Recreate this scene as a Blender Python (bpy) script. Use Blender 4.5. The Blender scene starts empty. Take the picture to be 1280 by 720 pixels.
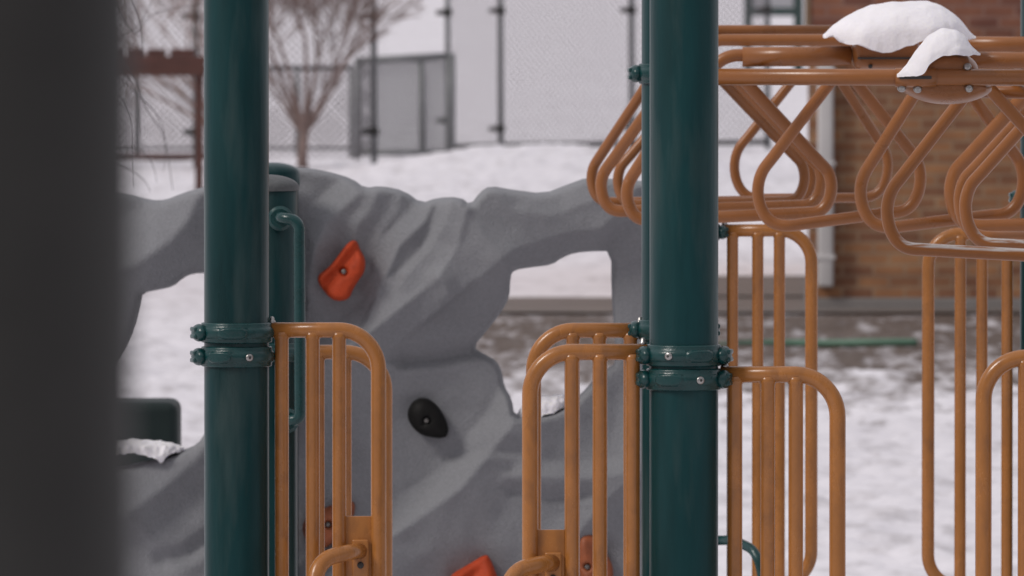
import bpy, bmesh, math, random
import numpy as np
from mathutils import Vector, Matrix, noise
from mathutils.geometry import delaunay_2d_cdt

C = bpy.context.scene
COL = C.collection
PI = math.pi
random.seed(7)

# ------------------------------------------------------------------ camera
F_PX = 13540.0
CAM_Z = 2.4
PITCH = math.atan(406.0 / F_PX)
cd = bpy.data.cameras.new('camera')
cam = bpy.data.objects.new('camera', cd)
COL.objects.link(cam)
cam.location = (0, 0, CAM_Z)
cam.rotation_euler = (PI / 2 - PITCH, 0, 0)
cd.sensor_width = 36.0
cd.lens = 36.0 * F_PX / 1280.0
cd.clip_start = 0.1
cd.clip_end = 3000
cd.dof.use_dof = True
cd.dof.focus_distance = 20.4
cd.dof.aperture_fstop = (cd.lens / 1000.0) / 0.0185
C.camera = cam

# ------------------------------------------------------------------ light
SUN_EL, SUN_AZ = math.radians(44), math.radians(-118)      # azimuth clockwise from +Y: from the left, a little behind the viewer
w = bpy.data.worlds.new('World')
C.world = w
w.use_nodes = True
wn, wl = w.node_tree.nodes, w.node_tree.links
wn.clear()
out = wn.new('ShaderNodeOutputWorld')
bg = wn.new('ShaderNodeBackground')
sky = wn.new('ShaderNodeTexSky')
sky.sky_type = 'NISHITA'
sky.sun_disc = False
sky.sun_elevation = SUN_EL
sky.sun_rotation = SUN_AZ
sky.air_density = 1.0
sky.dust_density = 3.0
# thick cloud cover: brightest overhead and towards the far field, with dimming added behind the viewer to darken front faces
tc = wn.new('ShaderNodeTexCoord')
sep = wn.new('ShaderNodeSeparateXYZ')
mr = wn.new('ShaderNodeMapRange')
mr.inputs['From Min'].default_value = -1.0
mr.inputs['From Max'].default_value = 1.0
mr.interpolation_type = 'SMOOTHSTEP'
horizon = wn.new('ShaderNodeMix'); horizon.data_type = 'RGBA'
horizon.inputs['A'].default_value = (1.2, 1.17, 1.25, 1)
horizon.inputs['B'].default_value = (6.95, 6.7, 7.2, 1)
mz = wn.new('ShaderNodeMapRange')
mz.inputs['From Min'].default_value = 0.0
mz.inputs['From Max'].default_value = 0.95
ramp = wn.new('ShaderNodeMix'); ramp.data_type = 'RGBA'
ramp.inputs['B'].default_value = (7.5, 7.35, 7.8, 1)
mix = wn.new('ShaderNodeMix'); mix.data_type = 'RGBA'
mix.inputs['Factor'].default_value = 0.92
wl.new(tc.outputs['Generated'], sep.inputs[0])
wl.new(sep.outputs['Y'], mr.inputs['Value'])
wl.new(mr.outputs['Result'], horizon.inputs['Factor'])
wl.new(sep.outputs['Z'], mz.inputs['Value'])
wl.new(mz.outputs['Result'], ramp.inputs['Factor'])
wl.new(horizon.outputs['Result'], ramp.inputs['A'])
wl.new(sky.outputs['Color'], mix.inputs['A'])
wl.new(ramp.outputs['Result'], mix.inputs['B'])
wl.new(mix.outputs['Result'], bg.inputs['Color'])
bg.inputs['Strength'].default_value = 0.1
wl.new(bg.outputs[0], out.inputs[0])

sl = bpy.data.lights.new('sun', 'SUN')
sl.energy = 1.7
sl.angle = math.radians(16)
sl.color = (1.0, 0.95, 0.9)
so = bpy.data.objects.new('sun', sl)
COL.objects.link(so)
sd = Vector((math.sin(SUN_AZ) * math.cos(SUN_EL), math.cos(SUN_AZ) * math.cos(SUN_EL), math.sin(SUN_EL)))
so.rotation_euler = sd.to_track_quat('Z', 'Y').to_euler()
so.location = sd * 30

C.view_settings.view_transform = 'Standard'
C.view_settings.look = 'None'
C.view_settings.exposure = -0.08
C.view_settings.gamma = 1.0

# ------------------------------------------------------------------ helpers
def P(x, y, d):
    """The world point that stands d metres ahead of the camera in the direction (x, y) of the 1280 x 720 photograph."""
    a = PITCH + math.atan((y - 360.0) / F_PX)
    return Vector(((x - 640.0) / F_PX * d, d, CAM_Z - d * math.tan(a)))

def PX(x, d):
    return (x - 640.0) / F_PX * d

def tag(o, label=None, cat=None, group=None, kind=None):
    if label: o['label'] = label
    if cat: o['category'] = cat
    if group: o['group'] = group
    if kind: o['kind'] = kind
    return o

def thing(name, loc, label, cat, group=None):
    o = bpy.data.objects.new(name, None)
    COL.objects.link(o)
    o.location = loc
    o.empty_display_size = 0.1
    return tag(o, label, cat, group)

def origin(o):
    v = Vector((0, 0, 0))
    while o is not None:
        v = v + o.location
        o = o.parent
    return v

def obj(name, bm, mat, parent=None, smooth=True, angle=None, loc=None):
    """One mesh object. The bmesh is in world coordinates; parent offsets are taken out here."""
    off = origin(parent) if parent is not None else Vector((0, 0, 0))
    if loc is not None:
        off = Vector(loc)
    if off.length > 0:
        bmesh.ops.translate(bm, verts=bm.verts[:], vec=-off)
    q, flip = parent, 1
    while q is not None:
        flip *= -1 if q.scale.x < 0 else 1
        q = q.parent
    if flip < 0:
        for v in bm.verts: v.co.x = -v.co.x
    bmesh.ops.recalc_face_normals(bm, faces=bm.faces[:])
    for f in bm.faces:
        f.smooth = smooth
    if angle is not None:
        for e in bm.edges:
            if len(e.link_faces) == 2 and e.calc_face_angle(0) > math.radians(angle):
                e.smooth = False
    me = bpy.data.meshes.new(name)
    bm.to_mesh(me)
    bm.free()
    me.materials.append(mat)
    o = bpy.data.objects.new(name, me)
    COL.objects.link(o)
    if parent is not None:
        o.parent = parent
    elif loc is not None:
        o.location = loc
    return o

def frames(pts):
    n = len(pts)
    tans = []
    for i in range(n):
        a, b = pts[max(i - 1, 0)], pts[min(i + 1, n - 1)]
        t = (b - a)
        tans.append(t.normalized() if t.length > 1e-9 else Vector((0, 0, 1)))
    up = Vector((0, 0, 1)) if abs(tans[0].z) < 0.9 else Vector((1, 0, 0))
    u = tans[0].cross(up).normalized()
    res = []
    for t in tans:
        u = (u - t * u.dot(t))
        u = u.normalized() if u.length > 1e-9 else t.orthogonal().normalized()
        res.append((t, u, t.cross(u)))
    return res

def tube(bm, pts, r, segs=14, caps=True):
    pts = [Vector(p) for p in pts]
    rr = r if isinstance(r, (list, tuple)) else [r] * len(pts)
    rings = []
    for (t, u, v), p, q in zip(frames(pts), pts, rr):
        rings.append([bm.verts.new(p + (u * math.cos(k * 2 * PI / segs) + v * math.sin(k * 2 * PI / segs)) * q) for k in range(segs)])
    for a, b in zip(rings, rings[1:]):
        for k in range(segs):
            bm.faces.new((a[k], a[(k + 1) % segs], b[(k + 1) % segs], b[k]))
    if caps:
        bm.faces.new(rings[0][::-1])
        bm.faces.new(rings[-1])

def fillet(pts, R, n=9):
    """Round the corners of a polyline with arcs of radius R."""
    pts = [Vector(p) for p in pts]
    res = [pts[0]]
    for a, b, c in zip(pts, pts[1:], pts[2:]):
        u, v = (a - b), (c - b)
        lu, lv = u.length, v.length
        u.normalize(); v.normalize()
        ang = u.angle(v)
        if ang > PI - 0.03:
            res.append(b); continue
        t = min(R / math.tan(ang / 2), lu * 0.48, lv * 0.48)
        rad = t * math.tan(ang / 2)
        cen = b + (u + v).normalized() * (rad / math.sin(ang / 2))
        s, e = b + u * t - cen, b + v * t - cen
        th = s.angle(e)
        for i in range(n + 1):
            k = i / n
            res.append(cen + (s * math.sin((1 - k) * th) + e * math.sin(k * th)) / math.sin(th))
    res.append(pts[-1])
    return res

def lathe(bm, prof, cen, segs=40, axis='z'):
    """prof: list of (radius, height)."""
    rings = []
    for r, h in prof:
        ring = []
        for k in range(segs):
            a = 2 * PI * k / segs
            if axis == 'z':
                q = Vector((r * math.cos(a), r * math.sin(a), h))
            elif axis == 'y':
                q = Vector((r * math.cos(a), h, r * math.sin(a)))
            else:
                q = Vector((h, r * math.cos(a), r * math.sin(a)))
            ring.append(bm.verts.new(Vector(cen) + q))
        rings.append(ring)
    for a, b in zip(rings, rings[1:]):
        for k in range(segs):
            bm.faces.new((a[k], a[(k + 1) % segs], b[(k + 1) % segs], b[k]))
    bm.faces.new(rings[0][::-1])
    bm.faces.new(rings[-1])

def box(bm, lo, hi, bevel=0.0, seg=2):
    r = bmesh.ops.create_cube(bm, size=1.0)
    vs = r['verts']
    lo, hi = Vector(lo), Vector(hi)
    for v in vs:
        v.co = Vector((lo.x + (v.co.x + 0.5) * (hi.x - lo.x), lo.y + (v.co.y + 0.5) * (hi.y - lo.y), lo.z + (v.co.z + 0.5) * (hi.z - lo.z)))
    if bevel > 0:
        es = list({e for v in vs for e in v.link_edges})
        bmesh.ops.bevel(bm, geom=es, offset=bevel, segments=seg, affect='EDGES', profile=0.5)

def ball(bm, cen, sx, sy, sz, u=16, v=10):
    r = bmesh.ops.create_uvsphere(bm, u_segments=u, v_segments=v, radius=1.0)
    for q in r['verts']:
        q.co = Vector((cen[0] + q.co.x * sx, cen[1] + q.co.y * sy, cen[2] + q.co.z * sz))

def poly_dist(poly, x, y, closed=True):
    best = 1e9
    n = len(poly)
    for i in range(n if closed else n - 1):
        ax, ay = poly[i]; bx, by = poly[(i + 1) % n]
        dx, dy = bx - ax, by - ay
        L = dx * dx + dy * dy
        t = 0 if L == 0 else max(0, min(1, ((x - ax) * dx + (y - ay) * dy) / L))
        q = (x - ax - t * dx) ** 2 + (y - ay - t * dy) ** 2
        if q < best: best = q
    return math.sqrt(best)

def side_dist(line, x, y):
    """(distance, sign) to an open polyline; + on the left of its direction in image axes."""
    best, sg = 1e18, 1
    for (ax, ay), (bx, by) in zip(line, line[1:]):
        dx, dy = bx - ax, by - ay
        t = max(0, min(1, ((x - ax) * dx + (y - ay) * dy) / (dx * dx + dy * dy)))
        q = (x - ax - t * dx) ** 2 + (y - ay - t * dy) ** 2
        if q < best:
            best = q
            sg = 1 if dx * (y - ay) - dy * (x - ax) > 0 else -1
    return math.sqrt(best), sg

def inside(poly, x, y):
    r = False
    n = len(poly)
    j = n - 1
    for i in range(n):
        xi, yi = poly[i]; xj, yj = poly[j]
        if (yi > y) != (yj > y) and x < (xj - xi) * (y - yi) / (yj - yi) + xi:
            r = not r
        j = i
    return r

def smooth_poly(poly, step, rounds=2):
    pts = [Vector(p) for p in poly]
    for _ in range(rounds):
        q = []
        n = len(pts)
        for i in range(n):
            a, b = pts[i], pts[(i + 1) % n]
            q += [a * 0.75 + b * 0.25, a * 0.25 + b * 0.75]
        pts = q
    res = []
    n = len(pts)
    for i in range(n):
        a, b = pts[i], pts[(i + 1) % n]
        k = max(1, int((b - a).length / step))
        for j in range(k):
            p = a + (b - a) * (j / k)
            if not res or (p - res[-1]).length > step * 0.3:
                res.append(p)
    return [(p.x, p.y) for p in res]

def puffy(outline, holes, d, thick, R, relief=None, step=5.0, back=True, rounds=2, bulge=None):
    """A solid with the given outline (photo directions at distance d), rounded edges of R, thickness and a front relief in metres."""
    loops = [smooth_poly(outline, step, rounds)] + [smooth_poly(h, step, rounds) for h in holes]
    verts, edges = [], []
    nb = 0
    for lp in loops:
        s = len(verts)
        verts += [Vector(p) for p in lp]
        edges += [(s + i, s + (i + 1) % len(lp)) for i in range(len(lp))]
    nb = len(verts)
    xs = [p[0] for p in loops[0]]; ys = [p[1] for p in loops[0]]
    A = np.concatenate([np.array(l) for l in loops])
    B = np.concatenate([np.roll(np.array(l), -1, axis=0) for l in loops])
    D = B - A
    DD = np.maximum((D * D).sum(1), 1e-12)
    def dist_in(pts):
        """Distance to the outline and whether each point lies inside, for many points."""
        pts = np.asarray(pts, dtype=float).reshape(-1, 2)
        ds, ins = [], []
        for c in range(0, len(pts), 2000):
            q = pts[c:c + 2000]
            w_ = q[:, None, :] - A[None]
            t = np.clip((w_ * D[None]).sum(2) / DD[None], 0, 1)
            e = w_ - t[:, :, None] * D[None]
            ds.append(np.sqrt((e * e).sum(2).min(1)))
            up = (A[None, :, 1] > q[:, None, 1]) != (B[None, :, 1] > q[:, None, 1])
            with np.errstate(divide='ignore', invalid='ignore'):
                xc = A[None, :, 0] + D[None, :, 0] * (q[:, None, 1] - A[None, :, 1]) / D[None, :, 1]
            ins.append((up & (q[:, None, 0] < xc)).sum(1) % 2 == 1)
        return np.concatenate(ds), np.concatenate(ins)
    # offset rows near the border, then a grid
    cand, need = [], []
    for lp in loops:
        n = len(lp)
        for i in range(n):
            a, b = Vector(lp[i - 1]), Vector(lp[(i + 1) % n])
            t = (b - a)
            if t.length < 1e-6: continue
            nn = Vector((t.y, -t.x)).normalized()
            for f in (0.08, 0.3, 0.62):
                for sgn in (1, -1):
                    q = Vector(lp[i]) + nn * sgn * R * f
                    cand.append((q.x, q.y)); need.append(R * f * 0.9)
    gy = min(ys)
    row = 0
    while gy < max(ys):
        st = step if gy < 760 else step * 3
        gx = min(xs) + (st * 0.5 if row % 2 else 0)
        while gx < max(xs):
            cand.append((gx, gy)); need.append(R * 0.85)
            gx += st
        gy += st
        row += 1
    dd_, in_ = dist_in(cand)
    verts += [Vector(c) for c, q, k, nd in zip(cand, dd_, in_, need) if k and q > nd]
    vo, eo, fo, ov, oe, of = delaunay_2d_cdt(verts, edges, [], 2 if len(holes) == 0 else 4, 1e-4)
    if holes:
        _, fin = dist_in([(sum(vo[i].x for i in f) / len(f), sum(vo[i].y for i in f) / len(f)) for f in fo])
        fo = [f for f, k in zip(fo, fin) if k]
    s_of, _ = dist_in([(v.x, v.y) for v in vo])
    s_of = [0.0 if q < 1e-3 else float(q) for q in s_of]
    bm = bmesh.new()
    fr, bk = [], []
    for v, s in zip(vo, s_of):
        k = math.sqrt(max(0.0, 1 - (1 - min(s / R, 1.0)) ** 2))
        h = relief(v.x, v.y) if relief else 0.0
        th = thick if bulge is None else thick * bulge(v.x, v.y)
        p = P(v.x, v.y, d)
        f_ = bm.verts.new((p.x, p.y - th / 2 * k - h * k, p.z))
        fr.append(f_)
        if s < 1e-3:
            bk.append(f_)
        else:
            bk.append(bm.verts.new((p.x, p.y + th / 2 * k, p.z)))
    for f in fo:
        try: bm.faces.new([fr[i] for i in f])
        except ValueError: pass
        try: bm.faces.new([bk[i] for i in reversed(f)])
        except ValueError: pass
    loose = [v for v in bm.verts if not v.link_faces]
    if loose: bmesh.ops.delete(bm, geom=loose, context='VERTS')
    return bm

# ------------------------------------------------------------------ materials
def mat(name, col, rough=0.5, metal=0.0, var=0.0, vscale=8.0, bump=0.0, bscale=60.0, coat=0.0, stretch=(1, 1, 1), stain=None, stain_amt=0.0, sss=0.0, spec=0.5):
    m = bpy.data.materials.new(name)
    m.use_nodes = True
    n, l = m.node_tree.nodes, m.node_tree.links
    b = n['Principled BSDF']
    b.inputs['Roughness'].default_value = rough
    b.inputs['Metallic'].default_value = metal
    b.inputs['Specular IOR Level'].default_value = spec
    b.inputs['Coat Weight'].default_value = coat
    b.inputs['Coat Roughness'].default_value = 0.12
    if sss:
        b.inputs['Subsurface Weight'].default_value = sss
        b.inputs['Subsurface Radius'].default_value = (0.02, 0.02, 0.025)
    g = n.new('ShaderNodeNewGeometry')
    mp = n.new('ShaderNodeMapping')
    mp.inputs['Scale'].default_value = stretch
    l.new(g.outputs['Position'], mp.inputs['Vector'])
    c4 = (*col, 1)
    b.inputs['Base Color'].default_value = c4
    last = None
    if var > 0:
        nz = n.new('ShaderNodeTexNoise')
        nz.inputs['Scale'].default_value = vscale
        nz.inputs['Detail'].default_value = 6
        nz.inputs['Roughness'].default_value = 0.65
        l.new(mp.outputs[0], nz.inputs['Vector'])
        r = n.new('ShaderNodeValToRGB')
        r.color_ramp.elements[0].position = 0.3
        r.color_ramp.elements[1].position = 0.7
        r.color_ramp.elements[0].color = (*[c * (1 - var) for c in col], 1)
        r.color_ramp.elements[1].color = (*[min(1, c * (1 + var)) for c in col], 1)
        l.new(nz.outputs['Fac'], r.inputs['Fac'])
        last = r.outputs['Color']
        mr_ = n.new('ShaderNodeMapRange')
        mr_.inputs['To Min'].default_value = max(0.02, rough - 0.12)
        mr_.inputs['To Max'].default_value = min(1.0, rough + 0.12)
        l.new(nz.outputs['Fac'], mr_.inputs['Value'])
        l.new(mr_.outputs[0], b.inputs['Roughness'])
    if stain is not None:
        nz2 = n.new('ShaderNodeTexNoise')
        nz2.inputs['Scale'].default_value = vscale * 1.9
        nz2.inputs['Detail'].default_value = 8
        nz2.inputs['Distortion'].default_value = 0.15
        l.new(mp.outputs[0], nz2.inputs['Vector'])
        r2 = n.new('ShaderNodeValToRGB')
        r2.color_ramp.elements[0].position = 0.52
        r2.color_ramp.elements[1].position = 0.78
        r2.color_ramp.elements[0].color = (0, 0, 0, 1)
        r2.color_ramp.elements[1].color = (stain_amt, stain_amt, stain_amt, 1)
        l.new(nz2.outputs['Fac'], r2.inputs['Fac'])
        mx = n.new('ShaderNodeMix'); mx.data_type = 'RGBA'
        l.new(r2.outputs['Color'], mx.inputs['Factor'])
        if last is not None: l.new(last, mx.inputs['A'])
        else: mx.inputs['A'].default_value = c4
        mx.inputs['B'].default_value = (*stain, 1)
        last = mx.outputs['Result']
    if last is not None:
        l.new(last, b.inputs['Base Color'])
    if bump > 0:
        nb = n.new('ShaderNodeTexNoise')
        nb.inputs['Scale'].default_value = bscale
        nb.inputs['Detail'].default_value = 4
        l.new(mp.outputs[0], nb.inputs['Vector'])
        bu = n.new('ShaderNodeBump')
        bu.inputs['Strength'].default_value = bump
        bu.inputs['Distance'].default_value = 0.01
        l.new(nb.outputs['Fac'], bu.inputs['Height'])
        l.new(bu.outputs[0], b.inputs['Normal'])
    return m

M_TEAL = mat('teal_paint', (0.0038, 0.034, 0.0365), 0.32, var=0.34, vscale=9, stretch=(1, 1, 0.16), stain=(0.048, 0.072, 0.070), stain_amt=0.75, bump=0.04, bscale=150, spec=0.26)
M_CAP = mat('frosted_grey_cap', (0.085, 0.09, 0.092), 0.6, var=0.2, vscale=40, bump=0.2, bscale=120)
M_CLAMP = mat('teal_casting', (0.005, 0.042, 0.042), 0.28, var=0.2, vscale=30, bump=0.08, bscale=180, spec=0.45)
M_ORANGE = mat('orange_paint', (0.365, 0.143, 0.034), 0.26, var=0.14, vscale=20, stretch=(1, 1, 0.5), stain=(0.16, 0.07, 0.03), stain_amt=0.5, bump=0.03, bscale=220)
M_LOOP = mat('faded_orange_paint', (0.285, 0.105, 0.029), 0.30, var=0.12, vscale=9, stain=(0.20, 0.085, 0.035), stain_amt=0.3, bump=0.03, bscale=220)
def worn_mat():
    m = mat('hand_worn_orange_paint', (0.285, 0.105, 0.029), 0.28, bump=0.03, bscale=220)
    n, l = m.node_tree.nodes, m.node_tree.links
    b = n['Principled BSDF']
    g = n.new('ShaderNodeNewGeometry')
    sp = n.new('ShaderNodeSeparateXYZ'); sn = n.new('ShaderNodeSeparateXYZ')
    l.new(g.outputs['Position'], sp.inputs[0]); l.new(g.outputs['Normal'], sn.inputs[0])
    nz = n.new('ShaderNodeTexNoise'); nz.inputs['Scale'].default_value = 1.0; nz.inputs['Detail'].default_value = 5
    mp = n.new('ShaderNodeMapping'); mp.inputs['Scale'].default_value = (14, 90, 160)
    l.new(g.outputs['Position'], mp.inputs[0]); l.new(mp.outputs[0], nz.inputs['Vector'])
    def rng(v, a, bb):
        q = n.new('ShaderNodeMapRange'); q.inputs['From Min'].default_value = a; q.inputs['From Max'].default_value = bb
        l.new(v, q.inputs['Value']); return q.outputs[0]
    def mul(a, bb):
        q = n.new('ShaderNodeMath'); q.operation = 'MULTIPLY'; l.new(a, q.inputs[0]); l.new(bb, q.inputs[1]); return q.outputs[0]
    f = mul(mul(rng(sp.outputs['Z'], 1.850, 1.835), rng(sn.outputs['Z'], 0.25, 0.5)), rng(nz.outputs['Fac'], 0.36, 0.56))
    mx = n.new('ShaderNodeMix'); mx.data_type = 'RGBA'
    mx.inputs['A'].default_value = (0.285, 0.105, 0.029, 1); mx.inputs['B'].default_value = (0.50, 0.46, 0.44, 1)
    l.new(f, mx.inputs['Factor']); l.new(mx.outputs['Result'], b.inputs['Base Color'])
    return m
M_LOOPWORN = worn_mat()
M_STEEL = mat('galvanised_bolt', (0.40, 0.385, 0.37), 0.33, metal=1.0, var=0.1, vscale=60)
M_POLE = mat('dark_grey_paint', (0.034, 0.033, 0.031), 0.6, var=0.2, vscale=9, spec=0.2)
M_WALL = mat('grey_moulded_wall', (0.240, 0.244, 0.258), 0.8, var=0.09, vscale=120, stain=(0.31, 0.31, 0.32), stain_amt=0.35, bump=0.5, bscale=240, spec=0.25)
M_RED = mat('red_hold', (0.44, 0.055, 0.016), 0.6, var=0.2, vscale=30, bump=0.3, bscale=200, spec=0.2)
M_BLACK = mat('black_hold', (0.010, 0.0095, 0.009), 0.6, var=0.2, vscale=25, bump=0.15, bscale=160, spec=0.15)
M_SHADEDBOLT = mat('shaded_bolt', (0.20, 0.19, 0.18), 0.45, metal=0.8)  # for hold bolts: shade of their recess put into a darker base colour
M_BROWNHOLD = mat('rust_orange_hold', (0.30, 0.080, 0.026), 0.6, var=0.2, vscale=25, bump=0.15, bscale=160)
M_SNOW = mat('packed_snow', (0.86, 0.835, 0.865), 0.75, var=0.03, vscale=40, bump=0.18, bscale=120, sss=0.3, spec=0.3)
M_GREENBOX = mat('dark_green_plastic', (0.010, 0.019, 0.018), 0.6, var=0.15, vscale=6, spec=0.25)
M_FENCE = mat('fence_steel', (0.17, 0.175, 0.18), 0.55, metal=0.2, var=0.15, vscale=6)
M_FENCEDARK = mat('fence_fitting', (0.04, 0.038, 0.036), 0.6, var=0.2, vscale=6)
M_WIRE = mat('fence_wire', (0.20, 0.175, 0.185), 0.6)
M_GATEWIRE = mat('gate_wire', (0.16, 0.165, 0.175), 0.5, metal=0.3)
M_TIMBER = mat('brown_timber', (0.085, 0.034, 0.026), 0.75, var=0.25, vscale=3, stretch=(1, 4, 4))
M_BARK = mat('bark', (0.25, 0.18, 0.16), 0.85, var=0.25, vscale=4)
M_TWIG = mat('twig_bark', (0.075, 0.062, 0.062), 0.8, var=0.2, vscale=10)
M_PATH = mat('path_concrete', (0.155, 0.128, 0.115), 0.85, var=0.2, vscale=1.1, bump=0.2, bscale=8)
M_FOUND = mat('concrete_footing', (0.24, 0.22, 0.21), 0.85, var=0.12, vscale=2)
M_WHITE = mat('white_siding', (0.84, 0.83, 0.85), 0.6, var=0.02, vscale=1)
M_WHITEPIPE = mat('white_pipe', (0.62, 0.60, 0.60), 0.5, var=0.06, vscale=3)
M_GREENFRAME = mat('green_window_frame', (0.035, 0.06, 0.055), 0.5, var=0.1, vscale=2)
M_GLASS = mat('pale_window_glass', (0.42, 0.42, 0.44), 0.12, var=0.04, vscale=1)
M_BLIND = mat('white_blind', (0.85, 0.84, 0.85), 0.7, var=0.02, vscale=2)
M_TRIM = mat('brown_trim', (0.26, 0.17, 0.10), 0.6, var=0.1, vscale=3)
M_EDGE = mat('green_edging', (0.085, 0.17, 0.115), 0.5, var=0.25, vscale=2)

def brick_mat():
    m = bpy.data.materials.new('brown_brick')
    m.use_nodes = True
    n, l = m.node_tree.nodes, m.node_tree.links
    b = n['Principled BSDF']
    b.inputs['Roughness'].default_value = 0.85
    g = n.new('ShaderNodeNewGeometry')
    sp = n.new('ShaderNodeSeparateXYZ')
    cb = n.new('ShaderNodeCombineXYZ')
    add = n.new('ShaderNodeMath'); add.operation = 'ADD'
    l.new(g.outputs['Position'], sp.inputs[0])
    l.new(sp.outputs['X'], add.inputs[0]); l.new(sp.outputs['Y'], add.inputs[1])
    l.new(add.outputs[0], cb.inputs['X']); l.new(sp.outputs['Z'], cb.inputs['Y'])
    t = n.new('ShaderNodeTexBrick')
    t.inputs['Scale'].default_value = 1.0
    t.inputs['Brick Width'].default_value = 0.21
    t.inputs['Row Height'].default_value = 0.078
    t.inputs['Mortar Size'].default_value = 0.010
    t.inputs['Mortar Smooth'].default_value = 0.2
    t.inputs['Bias'].default_value = 0.0
    t.inputs['Color1'].default_value = (0.37, 0.180, 0.088, 1)
    t.inputs['Color2'].default_value = (0.215, 0.098, 0.058, 1)
    t.inputs['Mortar'].default_value = (0.33, 0.215, 0.14, 1)
    l.new(cb.outputs[0], t.inputs['Vector'])
    # rows of redder and tanner bricks
    nz = n.new('ShaderNodeTexNoise')
    nz.inputs['Scale'].default_value = 1.0
    nz.inputs['Detail'].default_value = 3
    mp = n.new('ShaderNodeMapping')
    mp.inputs['Scale'].default_value = (3.6, 7.0, 1)
    l.new(cb.outputs[0], mp.inputs[0]); l.new(mp.outputs[0], nz.inputs['Vector'])
    mx = n.new('ShaderNodeMix'); mx.data_type = 'RGBA'; mx.blend_type = 'MULTIPLY'
    mx.inputs['Factor'].default_value = 1.0
    r = n.new('ShaderNodeValToRGB')
    r.color_ramp.elements[0].position = 0.32; r.color_ramp.elements[0].color = (0.80, 0.76, 0.76, 1)
    r.color_ramp.elements[1].position = 0.68; r.color_ramp.elements[1].color = (1.2, 1.22, 1.15, 1)
    l.new(nz.outputs['Fac'], r.inputs['Fac'])
    l.new(t.outputs['Color'], mx.inputs['A']); l.new(r.outputs['Color'], mx.inputs['B'])
    # the upper courses are redder and darker
    mrz = n.new('ShaderNodeMapRange')
    mrz.inputs['From Min'].default_value = 1.65; mrz.inputs['From Max'].default_value = 2.0
    l.new(sp.outputs['Z'], mrz.inputs['Value'])
    mx2 = n.new('ShaderNodeMix'); mx2.data_type = 'RGBA'; mx2.blend_type = 'MULTIPLY'
    mx2.inputs['B'].default_value = (0.86, 0.74, 0.92, 1)
    l.new(mrz.outputs[0], mx2.inputs['Factor'])
    l.new(mx.outputs['Result'], mx2.inputs['A'])
    l.new(mx2.outputs['Result'], b.inputs['Base Color'])
    bu = n.new('ShaderNodeBump'); bu.inputs['Strength'].default_value = 0.6; bu.inputs['Distance'].default_value = 0.01
    inv = n.new('ShaderNodeMath'); inv.operation = 'SUBTRACT'; inv.inputs[0].default_value = 1.0
    l.new(t.outputs['Fac'], inv.inputs[1]); l.new(inv.outputs[0], bu.inputs['Height'])
    l.new(bu.outputs[0], b.inputs['Normal'])
    return m
M_BRICK = brick_mat()

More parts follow.
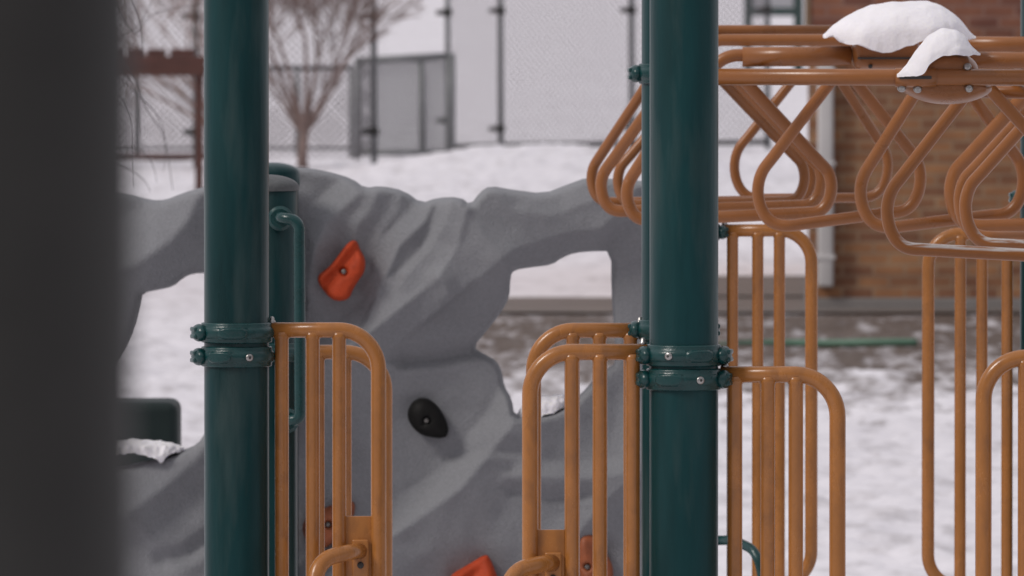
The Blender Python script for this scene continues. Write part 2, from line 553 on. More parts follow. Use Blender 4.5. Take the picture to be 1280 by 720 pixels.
def ground_mat():
    """Snow with a strip of bare, wet soil showing through between about 61 and 73 m."""
    m = bpy.data.materials.new('snow_and_soil')
    m.use_nodes = True
    n, l = m.node_tree.nodes, m.node_tree.links
    b = n['Principled BSDF']
    b.inputs['Roughness'].default_value = 0.75
    b.inputs['Specular IOR Level'].default_value = 0.25
    g = n.new('ShaderNodeNewGeometry')
    sp = n.new('ShaderNodeSeparateXYZ')
    l.new(g.outputs['Position'], sp.inputs[0])
    def noise_(scale, detail=5, st=(1, 1, 1)):
        q = n.new('ShaderNodeTexNoise')
        q.inputs['Scale'].default_value = scale
        q.inputs['Detail'].default_value = detail
        mp = n.new('ShaderNodeMapping'); mp.inputs['Scale'].default_value = st
        l.new(g.outputs['Position'], mp.inputs[0]); l.new(mp.outputs[0], q.inputs['Vector'])
        return q.outputs['Fac']
    def mathn(op, a, bb, clamp=False):
        q = n.new('ShaderNodeMath'); q.operation = op; q.use_clamp = clamp
        for i, v in enumerate((a, bb)):
            if isinstance(v, (int, float)): q.inputs[i].default_value = v
            else: l.new(v, q.inputs[i])
        return q.outputs[0]
    def rng(v, a, bb, c=0.0, d=1.0):
        q = n.new('ShaderNodeMapRange')
        q.inputs['From Min'].default_value = a; q.inputs['From Max'].default_value = bb
        q.inputs['To Min'].default_value = c; q.inputs['To Max'].default_value = d
        l.new(v, q.inputs['Value'])
        return q.outputs[0]
    nbig = noise_(3.6, 7, (1, 0.24, 1))
    nfine = noise_(11.0, 5, (1, 0.25, 1))
    near = rng(sp.outputs['Y'], 53.0, 68.0)                # grows towards the bare strip
    far = rng(sp.outputs['Y'], 75.0, 74.4)                 # ends at the path
    left = rng(sp.outputs['X'], -1.35, -0.5)
    band = mathn('MULTIPLY', mathn('MULTIPLY', near, far), left)
    s = mathn('ADD', mathn('MULTIPLY', mathn('POWER', band, 0.8), 1.12), mathn('MULTIPLY', mathn('SUBTRACT', nbig, 0.5), 2.0))
    s = mathn('ADD', s, mathn('MULTIPLY', mathn('SUBTRACT', nfine, 0.5), 1.2))
    soil = rng(s, 0.42, 1.05)
    # dirt specks elsewhere, with the shading of snow lumps put into the colour
    spot = rng(mathn('ADD', nbig, mathn('MULTIPLY', nfine, 0.7)), 0.84, 1.12, 0.0, 0.36)
    fac = mathn('MAXIMUM', soil, spot)
    nsnow = noise_(0.22, 4)
    sc = n.new('ShaderNodeMix'); sc.data_type = 'RGBA'
    sc.inputs['A'].default_value = (0.64, 0.615, 0.65, 1)
    sc.inputs['B'].default_value = (0.83, 0.805, 0.84, 1)
    l.new(nsnow, sc.inputs['Factor'])
    so_ = n.new('ShaderNodeMix'); so_.data_type = 'RGBA'
    so_.inputs['A'].default_value = (0.070, 0.052, 0.043, 1)
    so_.inputs['B'].default_value = (0.165, 0.130, 0.112, 1)
    l.new(nfine, so_.inputs['Factor'])
    mx = n.new('ShaderNodeMix'); mx.data_type = 'RGBA'
    l.new(fac, mx.inputs['Factor'])
    l.new(sc.outputs['Result'], mx.inputs['A']); l.new(so_.outputs['Result'], mx.inputs['B'])
    l.new(mx.outputs['Result'], b.inputs['Base Color'])
    bu = n.new('ShaderNodeBump'); bu.inputs['Strength'].default_value = 0.5; bu.inputs['Distance'].default_value = 0.03
    l.new(noise_(9.0, 5), bu.inputs['Height'])
    l.new(bu.outputs[0], b.inputs['Normal'])
    return m
M_GROUND = ground_mat()

# ------------------------------------------------------------------ ground
def ground_z(x, y):
    z = 0.0
    # trampled relief in the part the camera looks along
    a = max(0.0, min(1.0, (y - 30) / 8.0)) * max(0.0, min(1.0, (150 - y) / 20.0)) * max(0.0, min(1.0, (9 - abs(x)) / 2.0))
    if a > 0:
        n1 = noise.fractal(Vector((x * 1.1, y * 0.6, 3.1)), 1.0, 2.0, 3)
        n2 = noise.noise(Vector((x * 4.0, y * 2.2, 9.7)))
        n3 = noise.noise(Vector((x * 9.5, y * 8.0, 1.7)))
        z += a * (0.030 * n1 + 0.032 * n2 + 0.034 * n3 - 0.03 * max(0.0, n2 - 0.25))
    # ploughed berm in front of the tall fence
    bx = (x - 0.5) / 2.1
    by = (y - 121) / 5.0
    env = math.exp(-(bx ** 4)) * math.exp(-by * by)
    z += env * (0.33 + 0.05 * noise.noise(Vector((x * 1.1, y * 0.3, 0))))
    # the path and building plinth lie on level ground
    k = max(0.0, min(1.0, (y - 72.6) / 1.5)) * max(0.0, min(1.0, (88 - y) / 2.0)) * max(0.0, min(1.0, (x + 3.0) / 1.0))
    z = z * (1 - k) - 0.012 * k
    return z

bm = bmesh.new()
xs = [-900, -400, -150, -60, -25, -14] + [-9 + 0.4 * i for i in range(14)] + [-3.5 + 0.055 * i for i in range(128)] + [3.6 + 0.4 * i for i in range(14)] + [14, 25, 60, 150, 400, 900]
ys = [-300, -100, -30, 0, 15, 25, 30] + [32 + 0.5 * i for i in range(18)] + [41 + 0.05 * i for i in range(640)]
y = ys[-1]
while y < 150:
    y += 0.4; ys.append(y)
ys += [155, 165, 180, 210, 260, 350, 500, 800, 1300, 2200]
grid = [[bm.verts.new((x, y, ground_z(x, y))) for x in xs] for y in ys]
for a, b in zip(grid, grid[1:]):
    for i in range(len(xs) - 1):
        bm.faces.new((a[i], a[i + 1], b[i + 1], b[i]))
g = obj('ground', bm, M_GROUND)
tag(g, kind='structure')

bm = bmesh.new()
def sheet(bm, x0, x1, y0, y1, z, nx=24, ny=8, wob=0.12):
    g_ = []
    for j in range(ny + 1):
        r_ = []
        for i in range(nx + 1):
            yy = y0 + (y1 - y0) * j / ny
            xx = x0 + (x1 - x0) * i / nx
            if j in (0, ny): yy += wob * noise.noise(Vector((xx * 0.9, yy, 2)))
            r_.append(bm.verts.new((xx, yy, z)))
        g_.append(r_)
    for a, b in zip(g_, g_[1:]):
        for i in range(nx):
            bm.faces.new((a[i], a[i + 1], b[i + 1], b[i]))
sheet(bm, -1.6, 14, 74.3, 77.6, 0.006)
sheet(bm, 1.38, 2.27, 77.9, 82.9, 0.010)
tag(obj('path', bm, M_PATH), kind='structure')

# green edging lying on the soil
bm = bmesh.new()
pts = []
for i in range(31):
    t = i / 30
    xx = PX(898, 67.4) + t * (PX(1146, 67.4) - PX(898, 67.4))
    pts.append(Vector((xx, 67.4 + 0.10 * math.sin(t * 5), 0.030 + 0.010 * t + 0.004 * math.sin(t * 9))))
tube(bm, pts, [0.010 + 0.016 * min(1, i / 15) for i in range(31)], 8)
tag(obj('garden_edging', bm, M_EDGE), 'thin green edging strip lying on the bare soil before the brick wall', 'edging')

# ------------------------------------------------------------------ building behind
DB = 75.0
bx0 = PX(1010, DB)
bld = thing('brick_building', (bx0, DB, 0), 'brown brick building with a white corner pipe behind the monkey bars', 'building')
bm = bmesh.new(); box(bm, (bx0, DB, 0.085), (bx0 + 14, DB + 12, 5.2)); obj('brick_wall', bm, M_BRICK, bld, smooth=False)
bm = bmesh.new(); box(bm, (bx0 - 0.02, DB - 0.035, -0.05), (bx0 + 14.02, DB + 12, 0.082), 0.01); obj('footing', bm, M_FOUND, bld, smooth=False)
bm = bmesh.new(); box(bm, (bx0 - 0.30, DB - 0.4, 5.203), (bx0 + 14.3, DB + 12.4, 5.42), 0.02); obj('roof', bm, M_TRIM, bld, smooth=False)
bm = bmesh.new(); box(bm, (bx0 - 0.022, DB - 0.012, 1.96), (bx0 + 0.012, DB + 0.06, 5.2)); obj('corner_trim', bm, M_TRIM, bld, smooth=False)
bm = bmesh.new()
px0, px1 = PX(1022, DB), PX(1042, DB)
box(bm, (px0, DB - 0.10, 0.16), (px1, DB - 0.004, 1.80), 0.02, 3)
pp = obj('downpipe', bm, M_WHITEPIPE, bld, angle=40)
bm = bmesh.new()
for z in (0.35, 1.0, 1.65):
    bm = bmesh.new()
    box(bm, (px0 - 0.012, DB - 0.106, z), (px1 + 0.012, DB - 0.002, z + 0.03), 0.004)
    obj('bracket', bm, M_WHITEPIPE, pp, smooth=False)

bld.rotation_euler.z = math.radians(-1.75)

# board on green posts far out on the snow field
DW = 225.0
brd = thing('board', (PX(965, DW), DW, 0), 'distant pale board on dark green posts far out on the bright snow field', 'board')
for a, b in ((930, 940), (992, 1004)):
    bm = bmesh.new(); box(bm, (PX(a, DW), DW - 0.08, -0.1), (PX(b, DW), DW + 0.08, 2.6), 0.01); obj('leg', bm, M_GREENFRAME, brd, smooth=False)
bm = bmesh.new(); box(bm, (PX(940, DW) + 0.002, DW - 0.06, P(0, 20, DW).z), (PX(992, DW) - 0.002, DW + 0.06, P(0, 9, DW).z), 0.01); obj('crossbar', bm, M_GREENFRAME, brd, smooth=False)
bm = bmesh.new(); box(bm, (PX(940, DW) + 0.002, DW - 0.03, P(0, 8.5, DW).z), (PX(992, DW) - 0.002, DW + 0.03, 2.5), 0.01); obj('panel', bm, M_GLASS, brd, smooth=False)

# ------------------------------------------------------------------ fences in the far distance
def wires(bm, a, b, z0, z1, pitch=0.062, r=0.0032):
    """Diamond mesh between the points a and b (x, y), from z0 to z1."""
    a, b = Vector(a), Vector(b)
    L = (b - a).length
    H = z1 - z0
    u = (b - a) / L
    def pt(s, z): return Vector((a.x + u.x * s, a.y + u.y * s, z0 + z))
    k = -H
    while k < L:
        for sg in (1, -1):
            s0, s1 = k, k + H
            zz0, zz1 = (0, H) if sg > 0 else (H, 0)
            if s0 < 0:
                f = -s0 / H; zz0 = zz0 + (zz1 - zz0) * f; s0 = 0
            if s1 > L:
                f = (L - s0) / (s1 - s0); zz1 = zz0 + (zz1 - zz0) * f; s1 = L
            if s1 - s0 > 0.01:
                tube(bm, [pt(s0, zz0), pt(s1, zz1)], r, 4, caps=False)
        k += pitch * 1.414

def pipe_obj(name, pts, r, m, parent, segs=10):
    bm = bmesh.new(); tube(bm, pts, r, segs); return obj(name, bm, m, parent)

def gz(x, y): return ground_z(x, y)

# tall fence
tall = [(-160, 127.0), (20, 127.2), (245, 127.3), (468, 127.5), (560, 136.6), (626, 137.6), (790, 139.0), (960, 140.0)]
tp = [(PX(x, d), d) for x, d in tall]
tf = thing('chain_link_fence', (tp[5][0], tp[5][1], 0), 'tall grey chain link fence on slim steel posts behind the snow berm', 'fence')
for i, (x, d) in enumerate(tp):
    po = pipe_obj('fence_post', [(x, d, -0.1), (x - 0.012, d, 3.2)], 0.040 if i != 4 else 0.034, M_FENCE, tf)
    for zz in ((1.80, 0.30) if i > 4 else (1.78, 0.42)):
        bm = bmesh.new()
        lathe(bm, [(0.055, -0.05), (0.062, -0.03), (0.062, 0.03), (0.055, 0.05)], (x - 0.006, d, zz), 12)
        box(bm, (x - 0.15, d - 0.02, zz - 0.035), (x - 0.04, d + 0.02, zz + 0.03), 0.008)
        obj('tension_band', bm, M_FENCEDARK, po, angle=40)
bm = bmesh.new()
for k, (a, b) in enumerate(zip(tp, tp[1:])):
    if k != 3: wires(bm, a, b, 0.10, 3.15, 0.065, 0.0050)
obj('mesh', bm, M_WIRE, tf, smooth=False)
for a, b in list(zip(tp, tp[1:]))[4:]:
    pipe_obj('bottom_rail', [(a[0] + 0.03, a[1], 0.085), (b[0] - 0.03, b[1], 0.085)], 0.035, M_FENCEDARK, tf)
pipe_obj('top_rail', [(p[0], p[1] - 0.0, 3.2) for p in tp], 0.03, M_FENCE, tf)

# low fence
DS = 134.5
zt = P(0, 90, DS).z
lf = thing('low_fence', (PX(200, DS), DS, 0), 'low chain link fence with one top rail running behind the bare tree', 'fence')
lx0, lx1 = PX(-260, DS), PX(441, DS)
for x in (-250, -110, 30, 170, 300, 372, 439):
    pipe_obj('fence_post', [(PX(x, DS), DS, -0.1), (PX(x, DS), DS, zt + 0.02)], 0.032, M_FENCE, lf)
pipe_obj('top_rail', [(lx0, DS + 0.06, zt), (lx1, DS + 0.06, zt + 0.05)], 0.036, M_FENCE, lf)
pipe_obj('bottom_rail', [(lx0, DS + 0.06, 0.10), (lx1, DS + 0.06, 0.10)], 0.022, M_FENCE, lf)
bm = bmesh.new(); wires(bm, (lx0, DS + 0.02), (lx1, DS + 0.02), 0.10, zt, 0.06, 0.0048); obj('mesh', bm, M_WIRE, lf, smooth=False)

# gate
DG = 133.0
gt = thing('gate', (PX(505, DG), DG, 0), 'square grey gate with dense mesh and centre bar in the distant fence', 'gate')
g0, g1 = PX(447, DG), PX(564, DG)
ztl, ztr, zb = P(0, 76, DG).z, P(0, 70, DG).z, P(0, 191, DG).z
pipe_obj('gate_post', [(g0, DG, -0.1), (g0, DG, ztl + 0.03)], 0.045, M_FENCE, gt)
pipe_obj('gate_post', [(g1, DG, -0.1), (g1, DG, ztr + 0.03)], 0.055, M_FENCE, gt)
pipe_obj('centre_bar', [(PX(529, DG), DG + 0.02, -0.12), (PX(526, DG), DG + 0.02, ztr)], 0.042, M_FENCE, gt)
pipe_obj('top_rail', [(g0, DG + 0.01, ztl), (g1, DG + 0.01, ztr)], 0.048, M_FENCE, gt)
pipe_obj('bottom_rail', [(g0, DG + 0.01, zb), (g1, DG + 0.01, zb)], 0.036, M_FENCE, gt)
bm = bmesh.new()
wires(bm, (g0, DG + 0.05), (g1, DG + 0.05), zb, ztl, 0.04, 0.0085)
obj('mesh', bm, M_GATEWIRE, gt, smooth=False)

# timber frame and low kerb log at far left
DT = 108.0
tfm = thing('timber_frame', (PX(200, DT), DT, 0), 'reddish brown timber frame with a notched beam beside the green post', 'timber frame')
bm = bmesh.new()
zb0, zb1 = P(0, 95, DT).z, P(0, 70, DT).z
box(bm, (PX(20, DT), DT - 0.1, zb0), (PX(257, DT), DT + 0.1, zb1), 0.01)
for a, b in ((100, 118), (128, 150), (158, 179), (184, 207), (213, 244)):
    box(bm, (PX(a, DT), DT - 0.09, zb1 + 0.002), (PX(b, DT), DT + 0.09, P(0, 61, DT).z), 0.01)
obj('beam', bm, M_TIMBER, tfm, smooth=False)
for a, b in ((30, 40), (244, 254)):
    bm = bmesh.new(); box(bm, (PX(a, DT), DT - 0.05, -0.1), (PX(b, DT), DT + 0.05, zb0 - 0.002), 0.006); obj('leg', bm, M_TIMBER, tfm, smooth=False)
bm = bmesh.new()
DK = 132.0
box(bm, (PX(-40, DK), DK - 0.1, 0.0), (PX(332, DK), DK + 0.1, 0.085), 0.02)
tag(obj('timber_kerb', bm, M_TIMBER, smooth=False), 'low brown timber lying on the snow in front of the low fence', 'timber')

# ------------------------------------------------------------------ trees
def grow(bm, p, dirv, length, r, depth, rnd, spread=0.5, droop=0.0, minr=0.004, segs=6):
    n = 5
    pts, rr = [p], [r]
    d = dirv.normalized()
    q = p.copy()
    for i in range(n):
        d = (d + Vector((rnd.uniform(-1, 1), rnd.uniform(-1, 1), rnd.uniform(-1, 1))) * 0.13 + Vector((0, 0, -droop))).normalized()
        q = q + d * (length / n)
        pts.append(q.copy())
        rr.append(max(minr, r * (1 - 0.5 * (i + 1) / n)))
    tube(bm, pts, rr, segs, caps=False)
    if depth <= 0: return
    k = rnd.randint(2, 4)
    for j in range(k):
        i = rnd.randint(2, n) if j else n
        ax = Vector((rnd.uniform(-1, 1), rnd.uniform(-1, 1), rnd.uniform(-0.4, 0.4)))
        nd = (d + ax.normalized() * spread * rnd.uniform(0.6, 1.3)).normalized()
        grow(bm, pts[i], nd, length * rnd.uniform(0.6, 0.85), rr[i] * rnd.uniform(0.65, 0.85), depth - 1, rnd, spread, droop, minr, segs)

def tree(px, d, stems, seed, label, trunk_r, h0=0.25, depth=4, length=0.75, spread=0.55, minr=0.006, name='bare_tree', cat='tree', m=M_BARK, droop=0.0, group=None, base_z=None):
    rnd = random.Random(seed)
    x = PX(px, d)
    b = Vector((x, d, ground_z(x, d) - 0.05 if base_z is None else base_z))
    t = thing(name, b, label, cat, group)
    bm = bmesh.new()
    top = b + Vector((0.02, 0, h0 + 0.05))
    tube(bm, [b, b + Vector((0.0, 0, h0 * 0.5)), top], [trunk_r * 1.25, trunk_r, trunk_r * 0.95], 10)
    obj('trunk', bm, m, t)
    bm = bmesh.new()
    for (dx, dz, ln, rr) in stems:
        grow(bm, top - Vector((0, 0, 0.04)), Vector((dx, rnd.uniform(-0.3, 0.3), dz)), ln, rr, depth, rnd, spread, droop, minr)
    obj('crown', bm, m, t)
    return t

tree(378, 126.0, [(-0.50, 1, 1.0, 0.030), (-0.30, 1, 1.1, 0.034), (-0.12, 1, 1.2, 0.036), (0.08, 1, 1.2, 0.036), (0.28, 1, 1.1, 0.034), (0.48, 1, 1.1, 0.032), (0.62, 1, 0.8, 0.024), (-0.7, 1, 0.8, 0.024)], 11,
     'bare multi-stemmed tree with fanning brown branches in front of the gate', 0.060, 0.42, 6, 0.80, 0.36, 0.0032)
tree(268, 125.0, [(-0.9, 1, 0.9, 0.03), (-0.5, 1, 1.0, 0.034), (-0.1, 1, 1.0, 0.034), (-1.3, 0.8, 0.9, 0.028)], 23,
     'bare pale tree mostly hidden behind the green post by the timber frame', 0.045, 0.5, 5, 1.0, 0.42, 0.0036)
# near sapling with drooping twigs beside the blurred post
DN = 36.0
rnd = random.Random(5)
sp_b = Vector((PX(95, DN), DN, -0.05))
sap = thing('sapling', sp_b, 'leafless sapling with thin drooping dark twigs beside the blurred grey post', 'sapling')
bm = bmesh.new()
tube(bm, [sp_b, P(100, 500, DN), P(98, 200, DN), P(110, -60, DN)], [0.03, 0.025, 0.02, 0.012], 8)
obj('trunk', bm, M_TWIG, sap)
bm = bmesh.new()
def twig(pxs, r0, dd):
    pts = [P(x, y, DN + dd) for x, y in pxs]
    # catmull-rom
    res = []
    n = len(pts)
    for i in range(n - 1):
        p0, p1, p2, p3 = pts[max(i - 1, 0)], pts[i], pts[i + 1], pts[min(i + 2, n - 1)]
        for k in range(5):
            t = k / 5
            res.append(0.5 * ((2 * p1) + (p2 - p0) * t + (2 * p0 - 5 * p1 + 4 * p2 - p3) * t * t + (3 * p1 - p0 - 3 * p2 + p3) * t ** 3))
    res.append(pts[-1])
    tube(bm, res, [r0 * 0.7 * (1 - 0.6 * i / len(res)) for i in range(len(res))], 6)
twig([(101, -20), (140, -30), (172, 20), (178, 70), (173, 60)], 0.0035, 0.05)
twig([(99, 120), (130, 60), (165, 95), (182, 135), (205, 172), (216, 238)], 0.0035, -0.05)
twig([(99, 160), (130, 90), (160, 98), (172, 130), (175, 168)], 0.003, 0.1)
twig([(99, 180), (140, 120), (162, 150), (164, 195), (166, 235)], 0.003, -0.1)
twig([(101, 10), (130, -10), (165, 40), (185, 22), (210, 12), (250, 5)], 0.003, 0.15)
twig([(99, 150), (135, 95), (178, 125), (200, 150), (207, 185), (204, 215)], 0.0028, 0.2)
twig([(98, 230), (130, 190), (170, 185), (190, 205), (196, 228)], 0.003, -0.2)
twig([(98, 240), (130, 205), (160, 212), (180, 226), (188, 240)], 0.003, 0.0)
twig([(99, 140), (125, 70), (150, 45), (172, 32), (190, 2)], 0.003, 0.12)
obj('crown', bm, M_TWIG, sap)

# ------------------------------------------------------------------ climbing wall
DWALL = 27.4
def ridge(line, amp, wpos, wneg):
    return (line, amp, wpos, wneg)
RIDGES = [
    ridge([(590, 236), (583, 264), (571, 309), (548, 344), (520, 368), (458, 418), (390, 462)], 0.062, 26, 75),
    ridge([(540, 256), (532, 274), (501, 305), (486, 336), (472, 365)], 0.040, 16, 36),
    ridge([(458, 234), (430, 258), (408, 278), (394, 313), (386, 362)], 0.040, 20, 60),
    ridge([(652, 505), (640, 530), (575, 609), (491, 667), (430, 705), (360, 745)], 0.060, 24, 80),
    ridge([(505, 449), (560, 444), (597, 436)], -0.030, 10, 16),
    ridge([(600, 345), (640, 312), (700, 292), (760, 283), (812, 262)], 0.060, 34, 90),
    ridge([(808, 250), (790, 275), (765, 300)], -0.030, 14, 20),
    ridge([(660, 590), (720, 596), (790, 588)], 0.022, 26, 14),
    ridge([(700, 690), (760, 620), (830, 560)], 0.035, 26, 60),
    ridge([(575, 248), (612, 300), (640, 336)], 0.022, 30, 20),
    ridge([(345, 250), (372, 262), (392, 300)], 0.020, 30, 24),
    ridge([(475, 236), (462, 262), (446, 282), (440, 312)], 0.014, 9, 22),
    ridge([(505, 241), (497, 262), (478, 290), (470, 318)], 0.014, 9, 20),
    ridge([(566, 250), (556, 280), (536, 312), (508, 342)], 0.016, 8, 16),
    ridge([(548, 344), (556, 352), (560, 366)], 0.020, 12, 12),
    ridge([(612, 236), (640, 262), (690, 268), (740, 250)], 0.018, 24, 20),
    ridge([(560, 570), (610, 560), (650, 560)], -0.012, 8, 14),
    ridge([(640, 612), (690, 622), (742, 616)], -0.014, 7, 12),
    ridge([(470, 560), (500, 600), (500, 640)], 0.012, 24, 24),
]
def relief_right(x, y):
    h = 0.0
    for line, amp, wp, wn_ in RIDGES:
        d, s = side_dist(line, x, y)
        wd = wp if s > 0 else wn_
        if d < wd * 4:
            ln = line[0], line[-1]
            h += 1.15 * amp * max(0.0, 1 - d / (wd * 1.5)) ** 1.12
    h += 0.012 * noise.fractal(Vector((x * 0.011, y * 0.011, 4.2)), 1.0, 2.0, 3)
    return h
RIDGES_L = [
    ([(255, 232), (235, 275), (215, 300), (170, 330), (110, 345)], 0.06, 40, 60),
    ([(160, 640), (215, 600), (250, 570)], 0.03, 25, 40),
    ([(205, 696), (235, 690), (262, 672)], -0.02, 12, 12),
    ([(140, 620), (200, 680), (260, 760)], 0.04, 50, 60),
]
def relief_left(x, y):
    h = 0.0
    for line, amp, wp, wn_ in RIDGES_L:
        d, s = side_dist(line, x, y)
        wd = wp if s > 0 else wn_
        if d < wd * 4: h += 1.15 * amp * max(0.0, 1 - d / (wd * 1.5)) ** 1.12
    return h + 0.012 * noise.fractal(Vector((x * 0.011, y * 0.011, 8.2)), 1.0, 2.0, 3)

OUT_R = [(339, 217), (348, 210), (372, 208), (410, 214), (440, 223), (456, 235), (476, 232), (505, 238), (527, 254), (546, 247), (575, 246), (588, 256),
         (600, 240), (612, 232), (640, 237), (680, 242), (708, 231), (735, 221), (770, 224), (803, 226), (832, 229), (862, 240), (874, 268), (868, 400),
         (880, 600), (886, 900), (886, 1366), (335, 1366), (330, 900), (330, 700), (334, 400)]
HOLE_R = [(764, 314), (742, 314), (718, 316), (703, 322), (690, 331), (665, 334), (643, 337), (638, 345), (637, 372), (626, 391), (609, 413), (591, 434),
          (606, 443), (621, 451), (628, 466), (630, 482), (640, 499), (643, 520), (664, 518), (688, 516), (708, 507), (724, 495), (740, 477), (756, 463), (771, 453), (768, 420), (764, 362)]
wr = thing('climbing_wall', P(610, 1366, DWALL), 'grey moulded climbing wall with an open hole, red and black holds', 'climbing wall')
obj('wall_panel', puffy(OUT_R, [HOLE_R], DWALL, 0.15, 6, relief_right, 3.6, rounds=1), M_WALL, wr)
OUT_L = [(40, 250), (80, 238), (120, 238), (160, 242), (188, 250), (207, 250), (226, 242), (256, 233), (290, 224), (315, 222), (329, 232), (331, 400), (328, 700), (328, 900), (331, 1366), (40, 1366), (30, 800)]
HOLE_L = [(240, 342), (262, 341), (285, 352), (294, 400), (288, 470), (272, 515), (256, 541), (247, 555), (230, 562), (200, 572), (165, 580), (130, 586), (112, 560), (112, 500), (132, 470), (154, 440), (168, 410), (176, 378), (178, 366), (200, 362), (217, 358), (228, 348)]
wlft = thing('climbing_wall', P(190, 1366, DWALL + 0.02), 'grey moulded climbing wall section with no holds and a snowy ledge, beside the blurred post', 'climbing wall')
obj('wall_panel', puffy(OUT_L, [HOLE_L], DWALL + 0.02, 0.15, 6, relief_left, 5.0, rounds=1), M_WALL, wlft)

def hold(outline, d, thick, m, boltpx, parent, label, trough=None, R=10, step=2.4):
    def rel(x, y):
        h = 0.0
        if trough:
            (ax, ay), (bx, by), wd, dep = trough
            dd, _s = side_dist([(ax, ay), (bx, by)], x, y)
            h -= dep * math.exp(-(dd / wd) ** 2)
        q = math.hypot(x - boltpx[0], y - boltpx[1])
        h -= 0.022 * math.exp(-(q / 5.0) ** 4)
        return h
    o = obj('hold', puffy(outline, [], d, thick, R, rel, step), m, parent)
    o['label'] = label
    p = P(boltpx[0], boltpx[1], d)
    bm = bmesh.new()
    y0 = p.y - thick / 2 + 0.014
    lathe(bm, [(0.0068, 0.0), (0.0068, -0.004), (0.0055, -0.0075), (0.0024, -0.0082)], (p.x, y0, p.z), 14, 'y')
    obj('bolt', bm, M_SHADEDBOLT, o)
    return o

def front_y(x, y, rel, d=DWALL): return d - 0.075 - rel(x, y)
def hold_d(x, y, thick): return front_y(x, y, relief_right) - thick / 2 + 0.02
hold([(436, 301), (446, 300), (450, 312), (457, 324), (456, 340), (447, 352), (441, 362), (436, 375), (418, 377), (406, 366), (396, 351), (398, 343), (411, 334), (422, 320)],
     hold_d(428, 340, 0.10), 0.10, M_RED, (430, 339), wr, 'bright red wedge-shaped hold', ((448, 306), (404, 360), 8, 0.022), 6)
hold([(524, 497), (536, 498), (548, 508), (556, 521), (561, 535), (559, 546), (551, 548), (540, 547), (526, 544), (514, 533), (508, 519), (513, 504)],
     hold_d(532, 524, 0.075), 0.075, M_BLACK, (533, 525), wr, 'black rounded hold', None, 22)
hold([(376, 662), (382, 646), (398, 638), (412, 632), (432, 628), (443, 626), (444, 640), (434, 664), (420, 676), (402, 688), (386, 682)],
     hold_d(408, 655, 0.07), 0.07, M_BROWNHOLD, (410, 655), wr, 'rust orange hold behind the barrier bars', None, 12)
hold([(607, 692), (613, 698), (622, 722), (632, 745), (610, 765), (575, 758), (556, 735), (563, 718), (585, 706)],
     hold_d(595, 725, 0.10), 0.10, M_RED, (598, 735), wr, 'red hold cut off by the bottom of the photo', ((606, 700), (570, 745), 10, 0.02), 10)
hold([(722, 672), (736, 666), (748, 672), (758, 690), (768, 712), (764, 740), (744, 752), (728, 736), (722, 706)],
     hold_d(742, 708, 0.07), 0.07, M_BROWNHOLD, (734, 708), wr, 'rust orange hold behind the balusters near the green post', ((740, 672), (758, 740), 8, 0.015), 10)

# snow lying on the wall
def lerp_line(line, x):
    for (ax, ay), (bx, by) in zip(line, line[1:]):
        if x <= bx:
            t = max(0.0, (x - ax) / (bx - ax))
            return ay + (by - ay) * t
    return line[-1][1]
def snow(top, bottom, d, hd, label, name='snow_patch', amp=0.006, fq=30.0, n=64, m=26):
    """A settled heap of snow: top and bottom lines in photo directions, domed across its depth, resting on its underside."""
    x0, x1 = top[0][0], top[-1][0]
    bm = bmesh.new()
    rows = []
    def sm(line, x):      # lightly smoothed outline
        return sum(lerp_line(line, max(x0, min(x1, x + q * (x1 - x0) * 0.018))) for q in (-1, -0.5, 0, 0.5, 1)) / 5
    for i in range(n + 1):
        t = i / n
        x = x0 + (x1 - x0) * (0.5 - 0.5 * math.cos(PI * t)) if 0 < i < n else (x0 if i == 0 else x1)
        a, b = P(x, sm(top, x), d), P(x, sm(bottom, x), d)
        h = max(0.002, a.z - b.z)
        w_ = hd * max(0.06, 1 - abs(2 * (x - x0) / (x1 - x0) - 1) ** 3.0) ** 0.6
        row = []
        for k in range(m + 1):
            an = PI * k / m
            cy, cz = math.cos(an), max(0.0, math.sin(an))
            yy = d - w_ * math.copysign(abs(cy) ** 0.8, cy)
            zz = b.z + h * cz ** 0.72
            p = Vector((a.x, yy, zz))
            q = amp * (noise.fractal(p * fq, 1.0, 2.0, 4)) * (0.25 + 0.75 * min(1.0, h / 0.03))
            p += Vector((0, -math.copysign(1, cy) * abs(cy) * q, cz * q * 0.8 + (abs(cy) ** 4) * q * 1.2))
            row.append(bm.verts.new(p))
        rows.append(row)
    for a_, b_ in zip(rows, rows[1:]):
        for k in range(m):
            bm.faces.new((a_[k], a_[k + 1], b_[k + 1], b_[k]))
        bm.faces.new((a_[0], b_[0], b_[m], a_[m]))
    bm.faces.new(rows[0]); bm.faces.new(rows[-1][::-1])
    c = sum((v.co for v in bm.verts), Vector()) / len(bm.verts)
    zmin = min(v.co.z for v in bm.verts)
    return tag(obj(name, bm, M_SNOW, loc=(c.x, c.y, zmin), angle=70), label, 'snow')
snow([(643, 522), (652, 509), (668, 501), (677, 494), (690, 495), (704, 492), (712, 500)], [(643, 527), (652, 525), (668, 522), (680, 517), (695, 513), (704, 509), (712, 504)],
     DWALL - 0.02, 0.085, 'ragged strip of snow lying in the hole of the grey climbing wall', amp=0.006, fq=60)
snow([(120, 560), (140, 552), (165, 549), (185, 551), (210, 553), (230, 559)], [(120, 568), (140, 567), (165, 563), (178, 566), (192, 570), (203, 577), (212, 567), (230, 563)],
     DWALL - 0.02, 0.088, 'thin snow lying on the lower ledge of the climbing wall beside the blurred post', amp=0.006, fq=60)

# green box behind the left opening
bm = bmesh.new()
DX = 31.0
box(bm, (PX(40, DX), DX, 0.0), (PX(222, DX), DX + 0.35, P(0, 503, DX).z), 0.03, 4)
tag(obj('play_panel', bm, M_GREENBOX, angle=50), 'dark green round-cornered plastic panel standing behind the hole of the grey wall', 'play panel')

